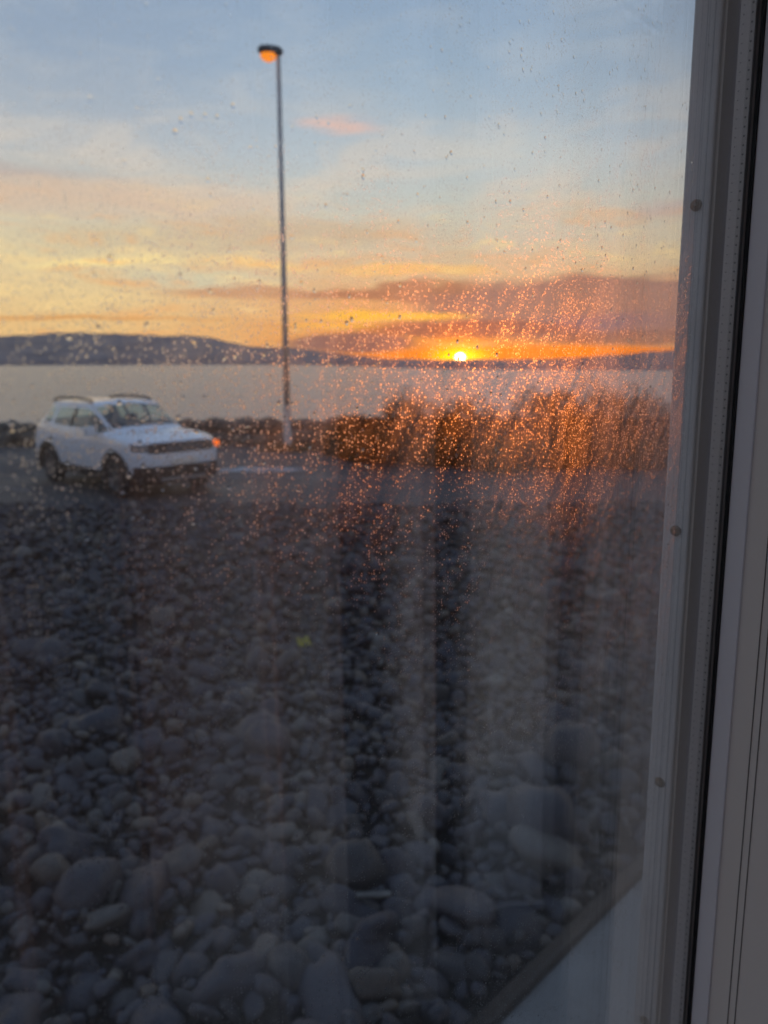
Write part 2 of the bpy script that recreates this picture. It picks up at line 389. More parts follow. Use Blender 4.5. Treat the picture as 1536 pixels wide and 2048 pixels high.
# concrete path along the house with a timber edging
m, t, out = material('concrete')
tc = t.n('ShaderNodeTexCoord').outputs['Object']
c = t.ramp(t.noise(tc, 3, 7, .65), [(.3, (.17, .175, .18, 1)), (.7, (.27, .275, .28, 1))])
b = t.n('ShaderNodeBump', None, Strength=.3, Distance=.005, Height=t.noise(tc, 60, 4))
p = t.n('ShaderNodeBsdfPrincipled', None, Base_Color=c, Roughness=.8, Normal=b.outputs[0]); t.t.links.new(p.outputs[0], out.inputs[0]); MT['concrete'] = m
WF = lambda q: uw(q[0], q[1], q[2])
path = MB().box(-5, -4.2, .28, 1.37, -.085, .02, WF).build('path', MT['concrete'], kind='structure')
for i in range(9):
    MB().box(-4.19+i*1.2, -4.19+i*1.2+1.19, .28, 1.37, -.085, .02+.004*(i % 2), WF).build('paving_slab', MT['concrete'], path, bevel=.006)
MT['timber'] = principled('weathered_timber', (.045, .034, .026), .9, var=.4, vscale=9, bump=.5)
tb = thing('timber_edging', 'weathered brown timber edging along the concrete path', 'edging', uw(0, 1.42, 0))
for i in range(4):
    MB().box(-4.0+i*2.4, -4.0+i*2.4+2.395, -.045, .012, -.085, .055, lambda q: U*q[0]+Nn*q[1]+Vector((0, 0, q[2]))).build('board', MT['timber'], tb, bevel=.004)

# small bright litter among the cobbles
MT['yellow'] = principled('yellow_plastic', (.30, .27, .02), .5)
v_ = []
for i in range(9):
    for j in range(7):
        q = Vector((i-4, j-3, 0))*.014
        v_.append((q.x, q.y, .02+.035*noise.noise(q*40+Vector((3, 1, 0)))+.02*math.sin(i*1.3)))
y_ = obj('yellow_scrap', mesh('yellow_scrap', v_, [(i*7+j, (i+1)*7+j, (i+1)*7+j+1, i*7+j+1) for i in range(8) for j in range(6)], True), MT['yellow'],
         label='small crumpled bright yellow scrap lying among the dark cobbles', category='litter')
sm = y_.modifiers.new('t', 'SOLIDIFY'); sm.thickness = .004
MT['bleached'] = principled('bleached_wood', (.11, .108, .105), .8, var=.3, vscale=30)
stk = MB().box(-.075, .075, -.017, .017, 0, .014).build('driftwood_stick', MT['bleached'], bevel=.004, label='short pale flat stick lying on the cobbles', category='stick')
dg = bpy.context.evaluated_depsgraph_get()
def rest(o, x, y, lift=.0):
    z = max([s[2]+s[3]*.55 for s in stones if math.hypot(s[0]-x, s[1]-y) < s[3]*.8+.03] or [0]); o.location = (x, y, z+lift)
rest(y_, -.66, 6.0, .01); y_.rotation_euler = (.5, 0, .4)
rest(stk, -.05, 2.93, .0); stk.rotation_euler = (0, 0, .05)

# ------------------------------------------------------------------ sea wall of boulders
MT['boulder'] = stone_mat('dark_boulder', [(0, (.035, .032, .030, 1)), (.5, (.06, .055, .05, 1)), (1, (.10, .09, .075, 1))], (.6, .95), 8)
bl = [stone_mesh('boulder_shape', 2, 300+i, 1, random.uniform(.7, .95), random.uniform(.55, .8)) for i in range(8)]
for me in bl: me.materials.append(MT['boulder'])
wall = thing('boulder_wall', 'low dark wall of piled boulders between the car park and the sea', 'sea wall', (-7, 22.4, 0))
def boulder(x, y, z, s):
    o = obj('boulder', random.choice(bl), None, wall); o.location = (x+7, y-22.4, z); o.scale = (s*random.uniform(.9, 1.25), s, s*random.uniform(.85, 1.1))
    o.rotation_euler = (random.uniform(-.4, .4), random.uniform(-.4, .4), random.uniform(0, 6.28))
x = -17.5
while x < 14:
    s = random.uniform(.30, .46); boulder(x, 22.35+random.uniform(-.1, .1), s*.45, s); x += s*1.25
x = -17.3
while x < 14:
    s = random.uniform(.26, .38); low = -.10 if x < -9 else .03
    boulder(x, 22.55+random.uniform(-.08, .1), .50+random.uniform(-.04, .05)+low, s); x += s*1.35
x = -17.5
while x < 14:
    s = random.uniform(.4, .6); boulder(x, 23.3+random.uniform(-.1, .2), .25, s); x += s*1.3

# ------------------------------------------------------------------ dry shrubs on the bank
m, t, out = material('dry_leaf')
rnd = t.n('ShaderNodeNewGeometry').outputs['Random Per Island']
c = t.ramp(rnd, [(0, (.05, .022, .010, 1)), (.4, (.09, .040, .014, 1)), (.75, (.07, .045, .016, 1)), (1, (.13, .068, .024, 1))])
df = t.n('ShaderNodeBsdfDiffuse', None, Color=c); tr = t.n('ShaderNodeBsdfTranslucent', None, Color=c)
mx = t.n('ShaderNodeMixShader', None, i0=.45, i1=df.outputs[0], i2=tr.outputs[0]); t.t.links.new(mx.outputs[0], out.inputs[0]); MT['dry_leaf'] = m
MT['twig'] = principled('twig_bark', (.05, .035, .025), .9)
def leaves(nl, rx, ry, h, seed, size=.06):
    g_ = np.random.default_rng(seed); V, F = [], []
    lobes = [(g_.uniform(-.6, .6)*rx, g_.uniform(-.6, .6)*ry, g_.uniform(.28, .68)*h, g_.uniform(.34, .55)) for _ in range(9)]
    for _ in range(nl):
        lx, ly, lz, lr = lobes[g_.integers(9)]
        q = g_.normal(size=3); q /= np.linalg.norm(q); q *= g_.uniform(.35, 1)**.5
        c_ = np.array((lx+q[0]*lr*rx, ly+q[1]*lr*ry, max(.04, lz+q[2]*lr*h*.75)))
        a = g_.normal(size=3); a /= np.linalg.norm(a); b_ = np.cross(a, g_.normal(size=3)); b_ /= np.linalg.norm(b_)
        s = size*g_.uniform(.5, 1.3); n0 = len(V)
        V += [c_-a*s*.5, c_+b_*s*.28, c_+a*s*.5, c_-b_*s*.28]; F.append((n0, n0+1, n0+2, n0+3))
    return V, F
def shrub(x, y, rx, ry, h, seed, label, nl=7000):
    root = thing('dry_shrub', label, 'shrub', (x, y, 0), 0, 'brown shrubs on the bank')
    V, F = leaves(nl, rx, ry, h, seed); obj('crown', mesh('crown', V, F), MT['dry_leaf'], root)
    mb = MB(); g_ = random.Random(seed)
    for _ in range(9):
        q = g_.uniform(0, 6.28); e = (math.cos(q)*rx*.6, math.sin(q)*ry*.6, h*g_.uniform(.55, .85))
        mb.tube([(math.cos(q)*.08, math.sin(q)*.08, -.05), (e[0]*.4, e[1]*.4, e[2]*.5), e], [.025, .016, .006], 5)
    mb.build('stems', MT['twig'], root)
shrub(-.75, 19.8, .95, .8, 1.15, 1, 'lowest brown shrub, at the lamp post end of the shrub bank')
shrub(.75, 18.6, 1.2, 1.0, 1.82, 2, 'tall brown shrub under the setting sun, first big one from the lamp post')
shrub(2.2, 18.3, 1.0, 1.0, 1.66, 3, 'brown shrub with a dip in its top, just beside the setting sun')
shrub(3.6, 18.4, 1.15, 1.0, 1.84, 4, 'brown shrub in the middle of the bank, between dipped shrub and tallest shrub')
shrub(5.1, 18.2, 1.2, 1.0, 1.98, 5, 'tallest brown shrub of the bank, near the window frame')
shrub(6.7, 18.2, 1.15, 1.0, 1.86, 6, 'last brown shrub of the bank, partly hidden by the window frame')
shrub(.2, 17.6, .8, .6, .75, 7, 'small low brown shrub in front of the first big shrub', 1800)
shrub(4.3, 17.2, 1.2, .6, .85, 8, 'wide low brown shrub at the foot of the tallest shrub', 2400)
shrub(2.3, 17.1, 1.0, .5, .70, 9, 'small low brown shrub in front of the dipped shrub', 1800)
def grass(name, n, fx, label, h=(.12, .3), mat='dry_grass', seed=3):
    g_ = np.random.default_rng(seed); V, F = [], []
    for _ in range(n):
        x, y = fx(g_); hh = g_.uniform(*h); a = g_.uniform(0, 6.28); ln = g_.normal(0, .3, 2)*hh; wd = .008
        b_ = np.array((math.cos(a)*wd, math.sin(a)*wd, 0)); p0 = np.array((x, y, 0)); n0 = len(V)
        V += [p0-b_, p0+b_, p0+np.array((ln[0], ln[1], hh))]; F.append((n0, n0+1, n0+2))
    o = obj(name, mesh(name, V, F), MT[mat]); o['kind'] = 'stuff'; o['label'] = label; o['category'] = 'grass'
m, t, out = material('dry_grass')
rnd = t.n('ShaderNodeNewGeometry').outputs['Random Per Island']
c = t.ramp(rnd, [(0, (.07, .05, .02, 1)), (.6, (.13, .09, .03, 1)), (1, (.18, .14, .05, 1))])
df = t.n('ShaderNodeBsdfDiffuse', None, Color=c); tr = t.n('ShaderNodeBsdfTranslucent', None, Color=c)
mx = t.n('ShaderNodeMixShader', None, i0=.4, i1=df.outputs[0], i2=tr.outputs[0]); t.t.links.new(mx.outputs[0], out.inputs[0]); MT['dry_grass'] = m
grass('bank_grass', 20000, lambda g_: (lambda x_: (x_, 16.9+.45*math.sin(x_*1.7)+.3*math.sin(x_*4.1+1)+(1.6-x_*1.2 if x_ < 1.3 else 0)*.8+abs(g_.normal(0, .9))))(g_.uniform(-1.6, 8)), 'dry golden grass at the foot of the shrubs', (.2, .85))
grass('verge_grass', 1600, lambda g_: (-2.45+g_.normal(0, .36), 20.65+g_.normal(0, .22)), 'patch of dry yellow grass at the lamp post base', (.08, .22), seed=5)

# ------------------------------------------------------------------ street lamp
MT['steel'] = principled('galvanised_steel', (.46, .465, .46), .6, .1, var=.25, vscale=4)
MT['lamp_body'] = principled('lamp_housing', (.045, .045, .05), .5)
m, t, out = material('sodium_bowl')
em = t.n('ShaderNodeEmission', None, Color=(1, .27, .012, 1), Strength=1.5); t.t.links.new(em.outputs[0], out.inputs[0]); MT['sodium'] = m
LX, LY = -2.66, 21.3
lp = thing('street_lamp', 'tall grey street lamp with a glowing orange bowl beside the car park', 'street lamp', (LX, LY, 0))
MB().lathe([(0, 0), (.2, 0), (.2, .02), (.105, .03), (.10, 1.1), (.085, 1.2)], 20).build('base', MT['steel'], lp, True)
MB().tube([(0, 0, 1.15), (0, 0, 5), (0, 0, 10.12)], [.088, .075, .058], 16).build('pole', MT['steel'], lp, True)
hm = MB(); pr = []
for i, (x, w_, hgt, zc) in enumerate([(.12, .06, .05, 10.15), (.08, .10, .09, 10.16), (-.02, .14, .12, 10.17), (-.25, .16, .13, 10.19), (-.45, .13, .11, 10.20), (-.52, .06, .05, 10.20)]):
    ring = [(x, w_*math.cos(q), zc+hgt*math.sin(q)) for q in [2*math.pi*j/12 for j in range(12)]]; pr += ring
hm.add(pr, [(i*12+j, i*12+(j+1) % 12, (i+1)*12+(j+1) % 12, (i+1)*12+j) for i in range(5) for j in range(12)]+[tuple(range(12))[::-1], tuple(range(60, 72))])
head = hm.build('lamp_head', MT['lamp_body'], lp, True)
MB().lathe([(0.001, -.16), (.07, -.15), (.13, -.11), (.165, -.05), (.17, 0), (.001, .0)], 20, lambda p: (-.25+p[0]*1.25, p[1]*.95, 10.10+p[2]*1.15)).build('lamp_bowl', MT['sodium'], head, True)
MB().box(.113, .125, -.045, .045, .45, .85).build('access_door', MT['lamp_body'], lp, bevel=.004)

# ------------------------------------------------------------------ parked car
MT['white_paint'] = principled('white_car_paint', (.68, .73, .82), .28, coat=.6)
MT['black_plastic'] = principled('black_plastic', (.018, .018, .02), .55)
MT['tyre'] = principled('tyre_rubber', (.015, .015, .016), .85)
MT['alloy'] = principled('alloy', (.22, .22, .23), .4, .7)
MT['seat_cloth'] = principled('seat_cloth', (.03, .03, .035), .9)
MT['chrome'] = principled('chrome', (.6, .6, .62), .15, 1)
def schlick(t, r0=.04):
    g_ = t.n('ShaderNodeNewGeometry')
    c_ = t.m('ABSOLUTE', t.n('ShaderNodeVectorMath', {'operation': 'DOT_PRODUCT'}, i0=g_.outputs['Incoming'], i1=g_.outputs['Normal']).outputs['Value'])
    return t.m('ADD', t.m('MULTIPLY', t.m('POWER', t.m('SUBTRACT', 1.0, c_, clamp=True), 5.0), 1-r0), r0)
def thin_glass(name, tint, r0=.04, rough=0.0):
    m, t, out = material(name)
    tr = t.n('ShaderNodeBsdfTransparent', None, Color=tint); gl_ = t.n('ShaderNodeBsdfGlossy', None, Roughness=rough, Color=(1, 1, 1, 1))
    mx = t.n('ShaderNodeMixShader', None, i0=schlick(t, r0), i1=tr.outputs[0], i2=gl_.outputs[0]); t.t.links.new(mx.outputs[0], out.inputs[0]); return m
MT['car_glass'] = thin_glass('car_glass', (.78, .90, .86, 1), .10)
MT['lens'] = principled('headlamp_lens', (.10, .10, .11), .12, spec=.8)
m, t, out = material('amber_lamp')
em = t.n('ShaderNodeEmission', None, Color=(1, .16, .01, 1), Strength=1.7); t.t.links.new(em.outputs[0], out.inputs[0]); MT['amber'] = m
def lowpts(x, k_=1.0, zb=.24):
    return [(x, 0, zb), (x, .72*k_, zb), (x, .85*k_, .33), (x, .895*k_, .56), (x, .905*k_, .82)]
ST = [  # control stations, nose centre round the front corner, along the side, to the tail centre
 [(2.10, 0, .25), (2.13, 0, .26), (2.18, 0, .40), (2.20, 0, .58), (2.19, 0, .80), (2.15, 0, .98), (2.12, 0, 1.005), (2.09, 0, 1.02), (2.06, 0, 1.03)],
 [(2.08, .2, .25), (2.10, .40, .26), (2.16, .46, .40), (2.18, .48, .58), (2.17, .48, .80), (2.13, .47, .98), (2.09, .42, 1.01), (2.06, .30, 1.025), (2.02, 0, 1.035)],
 [(2.00, .2, .25), (1.98, .62, .26), (2.03, .74, .40), (2.05, .77, .58), (2.04, .78, .80), (1.98, .755, .96), (1.92, .65, 1.02), (1.88, .40, 1.05), (1.85, 0, 1.06)],
 lowpts(1.78, .97) + [(1.72, .86, 1.00), (1.66, .70, 1.07), (1.62, .42, 1.10), (1.60, 0, 1.105)],
 lowpts(1.35) + [(1.33, .872, 1.035), (1.32, .70, 1.105), (1.30, .42, 1.135), (1.30, 0, 1.14)],
 lowpts(.98) + [(.92, .872, 1.065), (1.00, .70, 1.13), (1.05, .45, 1.165), (1.08, 0, 1.18)],
 lowpts(.22) + [(.22, .872, 1.085), (.24, .665, 1.525), (.28, .58, 1.585), (.34, 0, 1.63)],
 lowpts(-.35) + [(-.35, .87, 1.10), (-.35, .665, 1.555), (-.36, .59, 1.615), (-.37, 0, 1.66)],
 lowpts(-1.10) + [(-1.12, .865, 1.125), (-1.10, .655, 1.545), (-1.10, .58, 1.605), (-1.10, 0, 1.65)],
 lowpts(-1.62) + [(-1.62, .85, 1.15), (-1.54, .64, 1.51), (-1.58, .565, 1.575), (-1.66, 0, 1.615)],
 [(-2.0, 0, .30), (-1.95, .68, .30), (-1.97, .80, .38), (-2.0, .86, .58), (-1.98, .87, .82), (-1.92, .81, 1.14), (-1.90, .66, 1.20), (-1.93, .55, 1.20), (-1.98, 0, 1.20)],
 [(-2.1, 0, .32), (-2.10, .55, .32), (-2.14, .66, .40), (-2.17, .70, .58), (-2.12, .72, .82), (-2.05, .68, 1.08), (-2.03, .6, 1.13), (-2.04, .5, 1.14), (-2.06, 0, 1.15)],
 [(-2.1, 0, .32), (-2.13, 0, .32), (-2.18, 0, .40), (-2.21, 0, .58), (-2.16, 0, .82), (-2.09, 0, 1.08), (-2.08, 0, 1.12), (-2.07, 0, 1.14), (-2.06, 0, 1.15)]]
def cr_interp(P, n):
    P = np.array(P, float); m_ = len(P); out_ = []
    for i in range(m_-1):
        p0, p1, p2, p3 = P[max(i-1, 0)], P[i], P[i+1], P[min(i+2, m_-1)]
        for j in range(n):
            q = j/n; out_.append(p1 + .5*q*((p2-p0)*.8) + q*q*(3*(p2-p1)-.4*2*(p2-p0)-.4*(p3-p1)) + q**3*(2*(p1-p2)+.4*(p2-p0)+.4*(p3-p1)))
    out_.append(P[-1]); return np.array(out_)
NS, NP = 8, 6
G1 = np.array([cr_interp(np.array(ST)[:, j], NS) for j in range(9)])      # 9 x ns x 3
G = np.array([cr_interp(G1[:, i], NP) for i in range(G1.shape[1])])        # ns x np x 3
ns_, np_ = G.shape[0], G.shape[1]
def region(i, j):
    s, q = (i+.5)/NS, (j+.5)/NP
    c_ = (G[i, j]+G[i+1, j]+G[i, j+1]+G[i+1, j+1])/4
    if 5.35 < s < 8.9 and 5.15 < q < 5.9 or (5.12 < s <= 5.36 and 5.15 < q < 5.8):
        if 6.92 < s < 7.12: return 'pillar'
        if 8.0 < s < 8.2: return 'body'
        return 'window_front' if s < 7 else ('window_rear' if s < 8.1 else 'window_quarter')
    if 5.1 < s < 5.92 and q > 6.15: return 'windscreen'
    if 9.12 < s < 9.9 and q > 6.2: return 'tailgate_glass'
    for wx in (1.35, -1.32):
        if (c_[0]-wx)**2 + (c_[2]-.35)**2 < .425**2 and c_[1] > .45 and q > 1 and 2.5 < s < 10.4: return None
    if s < 1.5 and 3.95 < q < 4.95: return 'grille'
    if 1.5 <= s < 2.62 and 4.15 < q < 5.0: return 'headlight'
    if s < 2.6 and q < 2.95: return 'cladding'
    if s >= 2.6 and q < 2.5: return 'cladding'
    if 10.3 < s < 11.2 and 4 < q < 5.2: return 'tail_light'
    if 5.3 < s < 7.05 and 2.5 <= q < 5.15: return 'door_front'
    if 7.05 <= s < 8.35 and 2.5 <= q < 5.15: return 'door_rear'
    if s < 5.0 and q > 5.4: return 'bonnet'
    return 'body'
regs = {}
for i in range(ns_-1):
    for j in range(np_-1):
        r_ = region(i, j)
        if r_: regs.setdefault(r_, []).append((i, j))
CARH = R(-43.5); CARC = (-5.12, 15.05, 0)
car = thing('parked_car', 'white five-door crossover car with roof rails and lit orange indicator', 'car', CARC, CARH)
def patch(cells, side):
    idx, V, F = {}, [], []
    def vid(i, j):
        if (i, j) not in idx:
            idx[(i, j)] = len(V); x, y, z = G[i, j]; V.append((x, y*side, z))
        return idx[(i, j)]
    for i, j in cells:
        q = (vid(i, j), vid(i, j+1), vid(i+1, j+1), vid(i+1, j)); F.append(q if side < 0 else q[::-1])
    return V, F
mats = {'body': 'white_paint', 'bonnet': 'white_paint', 'cladding': 'black_plastic', 'pillar': 'black_plastic', 'grille': 'black_plastic', 'headlight': 'lens', 'tail_light': 'amber_off', 'door_front': 'white_paint', 'door_rear': 'white_paint'}
MT['amber_off'] = principled('red_lens', (.25, .01, .01), .2)
names = {'window_front': 'side_window', 'window_rear': 'side_window', 'window_quarter': 'side_window', 'door_front': 'door', 'door_rear': 'door'}
doors = {}
for rn, cells in regs.items():
    both = rn in ('body', 'bonnet', 'cladding', 'grille', 'windscreen', 'tailgate_glass')
    mt = MT[mats.get(rn, 'car_glass')]; nm = names.get(rn, rn)
    if both:
        mb = MB()
        for sd_ in (-1, 1): mb.add(*patch(cells, sd_))
        o = mb.build(nm, mt, car, True)
        if nm in ('body', 'bonnet'):
            pass
        w_ = o.modifiers.new('weld', 'WELD'); w_.merge_threshold = .002
    else:
        for sd_ in (-1, 1):
            V, F = patch(cells, sd_); o = obj(nm, mesh(nm, V, F, True), mt, car)
            if nm == 'door':
                doors[(rn, sd_)] = o
                hx = -.16 if rn == 'door_front' else -.98
                MB().box(hx-.09, hx+.09, sd_*.90-.02, sd_*.90+.025, .90, .935).build('handle', MT['white_paint'], o, bevel=.008)
for wx in (1.35, -1.32):
    for sd_ in (-1, 1):
        wl = bpy.data.objects.new('wheel', None); COL.objects.link(wl); wl.parent = car; wl.location = (wx, sd_*.79, .35); wl.empty_display_size = .1
        yx = lambda p, s_=sd_: (p[0], p[2]*s_, p[1])
        MB().lathe([(.22, -.10), (.30, -.11), (.34, -.09), (.352, -.04), (.352, .04), (.34, .09), (.30, .11), (.225, .10)], 32, yx).build('tyre', MT['tyre'], wl, True)
        rm = MB().lathe([(.225, .10), (.225, -.05), (.01, -.05)], 24, yx).lathe([(.235, .085), (.21, .095), (.20, .07)], 24, yx)
        for a in range(5):
            q0 = 2*math.pi*a/5; ca, sa = math.cos(q0), math.sin(q0)
            rm.box(.03, .215, .06, .09, -.028, .028, lambda p, ca=ca, sa=sa: (p[0]*ca-p[2]*sa, p[1]*sd_, p[0]*sa+p[2]*ca))
        rm.lathe([(.001, .095), (.055, .095), (.06, .05)], 16, yx); rm.build('rim', MT['alloy'], wl)
        fl = MB(); V = []; F = []
        NA = 22
        for a in range(NA+1):
            q = math.pi*(-.08+1.16*a/NA)
            for rr, yy in ((.40, .70), (.405, .90), (.43, .925), (.485, .92), (.50, .885)):
                V.append((wx+rr*math.cos(q), sd_*yy, .35+rr*math.sin(q)))
        for a in range(NA):
            for b_ in range(4):
                n0 = a*5+b_; F.append((n0, n0+1, n0+6, n0+5))
        obj('wheel_arch', mesh('wheel_arch', V, F, True), MT['black_plastic'], car)
for sd_ in (-1, 1):
    MB().tube([(.12, sd_*.60, 1.60), (.02, sd_*.61, 1.655), (-.5, sd_*.615, 1.685), (-1.2, sd_*.605, 1.675), (-1.5, sd_*.59, 1.64), (-1.58, sd_*.58, 1.57)], .027, 8).build('roof_rail', MT['black_plastic'], car, True)
    mr = MB().box(.62, .76, sd_*.98-.10, sd_*.98+.10, 1.06, 1.22).box(.66, .72, sd_*.89-.05, sd_*.89+.05, 1.07, 1.11)
    mr.build('wing_mirror', MT['black_plastic'] if sd_ > 0 else MT['white_paint'], car, bevel=.025)
    MB().lathe([(.001, .02), (.04, .018), (.055, 0)], 14, lambda p, s_=sd_: (2.175+p[2], s_*.52+p[0], .50+p[1])).build('fog_lamp', MT['lens'], car, True)
    se = MB().box(-.20, .30, sd_*.37-.24, sd_*.37+.24, .52, .68).box(-.32, -.18, sd_*.37-.23, sd_*.37+.23, .60, 1.16).box(-.32, -.22, sd_*.37-.12, sd_*.37+.12, 1.19, 1.36)
    se.build('front_seat', MT['seat_cloth'], car, bevel=.04)
MB().box(-1.0, -.55, -.62, .62, .52, .68).box(-1.15, -1.0, -.62, .62, .6, 1.12).build('rear_seat', MT['seat_cloth'], car, bevel=.04)
MB().box(-1.9, 1.0, -.68, .68, .30, .5).box(.75, 1.0, -.7, .7, .5, 1.08).build('cabin_floor', MT['seat_cloth'], car)
MB().box(2.17, 2.205, -.36, .36, .885, .905).box(2.17, 2.205, -.36, .36, .845, .858).build('grille_bar', MT['chrome'], car, bevel=.004)
MB().box(2.19, 2.215, -.26, .26, .60, .70).build('number_plate', principled('plate', (.7, .7, .68), .5), car, bevel=.003)
MB().lathe([(.001, .05), (.04, .045), (.062, .02), (.065, -.03)], 16, lambda p: (2.03+p[2]*.7, .775+p[0]+p[2]*.6, .885+p[1])).build('indicator', MT['amber'], car, True, label='lit orange indicator')
MB().box(2.10, 2.185, -.46, .46, .30, .37).build('skid_plate', MT['alloy'], car, bevel=.02)

# ------------------------------------------------------------------ room behind the lens
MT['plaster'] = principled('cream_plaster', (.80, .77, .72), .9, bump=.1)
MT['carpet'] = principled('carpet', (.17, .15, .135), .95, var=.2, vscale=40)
MT['plaster_unlit'] = principled('unlit_room_wall', (.12, .09, .075), .9)  # dark tone stands in for the unlit room behind the curtain
FZ = .50; OU0, OU1, OZ0, OZ1 = -2.45, 3.20, 1.10, 2.84
wb = MB()
for (u0_, u1_, z0_, z1_) in [(-2.6, OU0, FZ-1, 3.5), (OU1, 3.4, FZ-1, 3.5), (OU0, OU1, FZ-1, OZ0), (OU0, OU1, OZ1, 3.5)]:
    wb.box(u0_, u1_, .08, .252, z0_, z1_, WF)
wb.build('wall_window_side', MT['plaster'], kind='structure')
MB().box(-2.6, 3.4, -3.8, .08, FZ-.1, FZ, WF).build('floor', MT['carpet'], kind='structure')
ceil = MB().box(-2.6, 3.4, -.06, .252, 3.5, 3.6, WF).box(-2.6, 3.4, -3.8, -.90, 3.5, 3.6, WF)  # slot above the curtain gap is added to let skylight in
for i in range(6): ceil.box(-2.6+i*1.188, -2.54+i*1.188, -.90, -.06, 3.5, 3.6, WF)
ceil = ceil.build('ceiling', MT['plaster'], kind='structure')
MB().box(-2.7, 3.5, -3.9, -3.8, FZ-.1, 3.6, WF).build('wall_back', MT['plaster_unlit'], kind='structure')
MB().box(-2.7, -2.6, -3.8, .252, FZ-.1, FZ+.3, WF).box(-2.7, -2.6, -3.8, .252, 3.2, 3.6, WF).box(-2.7, -2.6, -3.8, -.85, FZ+.3, 3.2, WF).box(-2.7, -2.6, .05, .252, FZ+.3, 3.2, WF).build('wall_left', MT['plaster'], kind='structure')  # unseen end opening, added to bring light onto the window frame
MB().box(3.4, 3.5, -3.8, .252, FZ-.1, 3.6, WF).build('wall_right', MT['plaster_unlit'], kind='structure')

# window unit
MT['upvc'] = principled('white_upvc', (.84, .82, .83), .42, bump=.04, bscale=200)
MT['upvc_warm'] = principled('cream_sash', (.82, .76, .69), .5, bump=.04, bscale=200)
MT['gasket'] = principled('black_gasket', (.004, .004, .004), .7)
MT['sealant'] = principled('dark_sealant', (.05, .038, .034), .7)
MT['spacer'] = principled('aluminium_spacer', (.42, .40, .38), .5, .35)
MT['outer_frame'] = principled('outer_frame_white', (.62, .63, .66), .5, var=.12, vscale=14)
MT['hole'] = principled('hole', (.01, .008, .008), .9)
MT['screw'] = principled('tarnished_screw', (.16, .11, .07), .5, .6, var=.3, vscale=200)
MT['glass'] = thin_glass('window_glass', (.985, .99, .985, 1), .10)
for i in range(5): MB().box(-2.54+i*1.188, -1.412+i*1.188, -.90, -.06, 3.54, 3.545, WF).build('added_roof_pane', MT['glass'], ceil)  # unseen roof glazing, added to light the curtain and frame
win = thing('window', 'white framed double glazed window with rain-spattered glass', 'window', uw(0, 0, 0))
ZL, ZH, GU0, GU1 = 1.52, 2.72, -.16, .601
def ring(name, mat, u0_, u1_, z0_, z1_, th, w0, w1, parent, bevel=0):
    mb = MB()
    mb.box(u0_-th, u0_, w0, w1, z0_-th, z1_+th, WF).box(u1_, u1_+th, w0, w1, z0_-th, z1_+th, WF)
    mb.box(u0_, u1_, w0, w1, z0_-th, z0_, WF).box(u0_, u1_, w0, w1, z1_, z1_+th, WF)
    return mb.build(name, mat, parent, bevel=bevel)
sash = ring('sash_frame', MT['upvc_warm'], GU0-.0015, GU1+.0015, ZL-.0015, ZH+.0015, .085, .144, .262, win, .003)
ring('inner_bead', MT['upvc'], GU0, GU1, ZL, ZH, .012, .2012, .2150, win, .0008)
for gw in (.1852, .1796):
    ring('groove', MT['sealant'], GU0-.0011, GU1+.0011, ZL-.0011, ZH+.0011, .001, gw, gw+.0006, sash)
ring('inner_gasket', MT['gasket'], GU0+.001, GU1-.001, ZL+.001, ZH-.001, .004, .2151, .2178, win)
sp = ring('spacer_bar', MT['spacer'], GU0+.0045, GU1-.0045, ZL+.0045, ZH-.0045, .01, .2202, .2305, win)
ring('cavity_seal', MT['sealant'], GU0+.0035, GU1-.0035, ZL+.0035, ZH-.0035, .01, .2307, .2400, win)
of = ring('outer_bead', MT['outer_frame'], GU0+.002, GU1-.002, ZL+.002, ZH-.002, .02, .2442, .2655, win, .002)
hb = MB(); zz = ZL+.02
while zz < ZH-.02:                                             # desiccant holes of the spacer, two rows
    for wq, rr in ((.2222, .00075), (.2282, .0005)):
        hb.add([uw(GU1-.0047, wq+rr*math.cos(a), zz+rr*math.sin(a)) for a in [2*math.pi*j/8 for j in range(8)]] + [uw(GU1-.0042, wq+rr*math.cos(a), zz+rr*math.sin(a)) for a in [2*math.pi*j/8 for j in range(8)]],
               [tuple(range(8))]+[(j, (j+1) % 8, 8+(j+1) % 8, 8+j) for j in range(8)])
    zz += .0062
hb.build('spacer_holes', MT['hole'], sp, kind='stuff')
for zq in (2.68, 2.465, 2.215, 1.995, 1.76):
    MB().lathe([(.001, .0022), (.003, .0020), (.0042, .001), (.0045, 0)], 14, lambda p, z=zq: uw(GU1-.002-p[2], .2545+p[0], z+p[1])).build('screw', MT['screw'], of, True)
MB().box(GU0-.002, GU1+.003, .2180, .2200, ZL-.003, ZH+.003, WF).build('inner_pane', MT['glass'], win)
opane = MB().box(GU0-.002, GU1+.003, .2402, .2440, ZL-.003, ZH+.003, WF).build('outer_pane', MT['glass'], win)
sill = MB().box(OU0, OU1, .06, .1435, OZ0, OZ0+.012, WF).build('sill_board', MT['upvc'], win, bevel=.004)
ring('outer_trim', MT['outer_frame'], OU0+.03, OU1-.03, OZ0+.03, OZ1-.03, .03, .10, .2615, win)

ring('added_side_sash', MT['upvc_warm'], .765, 3.08, 1.22, ZH+.0015, .072, .18, .262, win, .003)  # unseen casement, added so sky light reaches the curtain
MB().box(.76, 3.085, .228, .232, 1.216, ZH+.004, WF).build('added_side_pane', MT['glass'], win)
MB().box(GU0-.085, .690, .15, .258, OZ0+.06, ZL-.088, WF).build('sill_panel', MT['outer_frame'], win)
ring('added_side_sash', MT['upvc_warm'], -2.33, GU0-.16, 1.22, ZH+.0015, .072, .18, .262, win, .003)  # unseen left casement, added to light the frame and curtain
MB().box(-2.335, GU0-.155, .228, .232, 1.216, ZH+.004, WF).build('added_side_pane', MT['glass'], win)
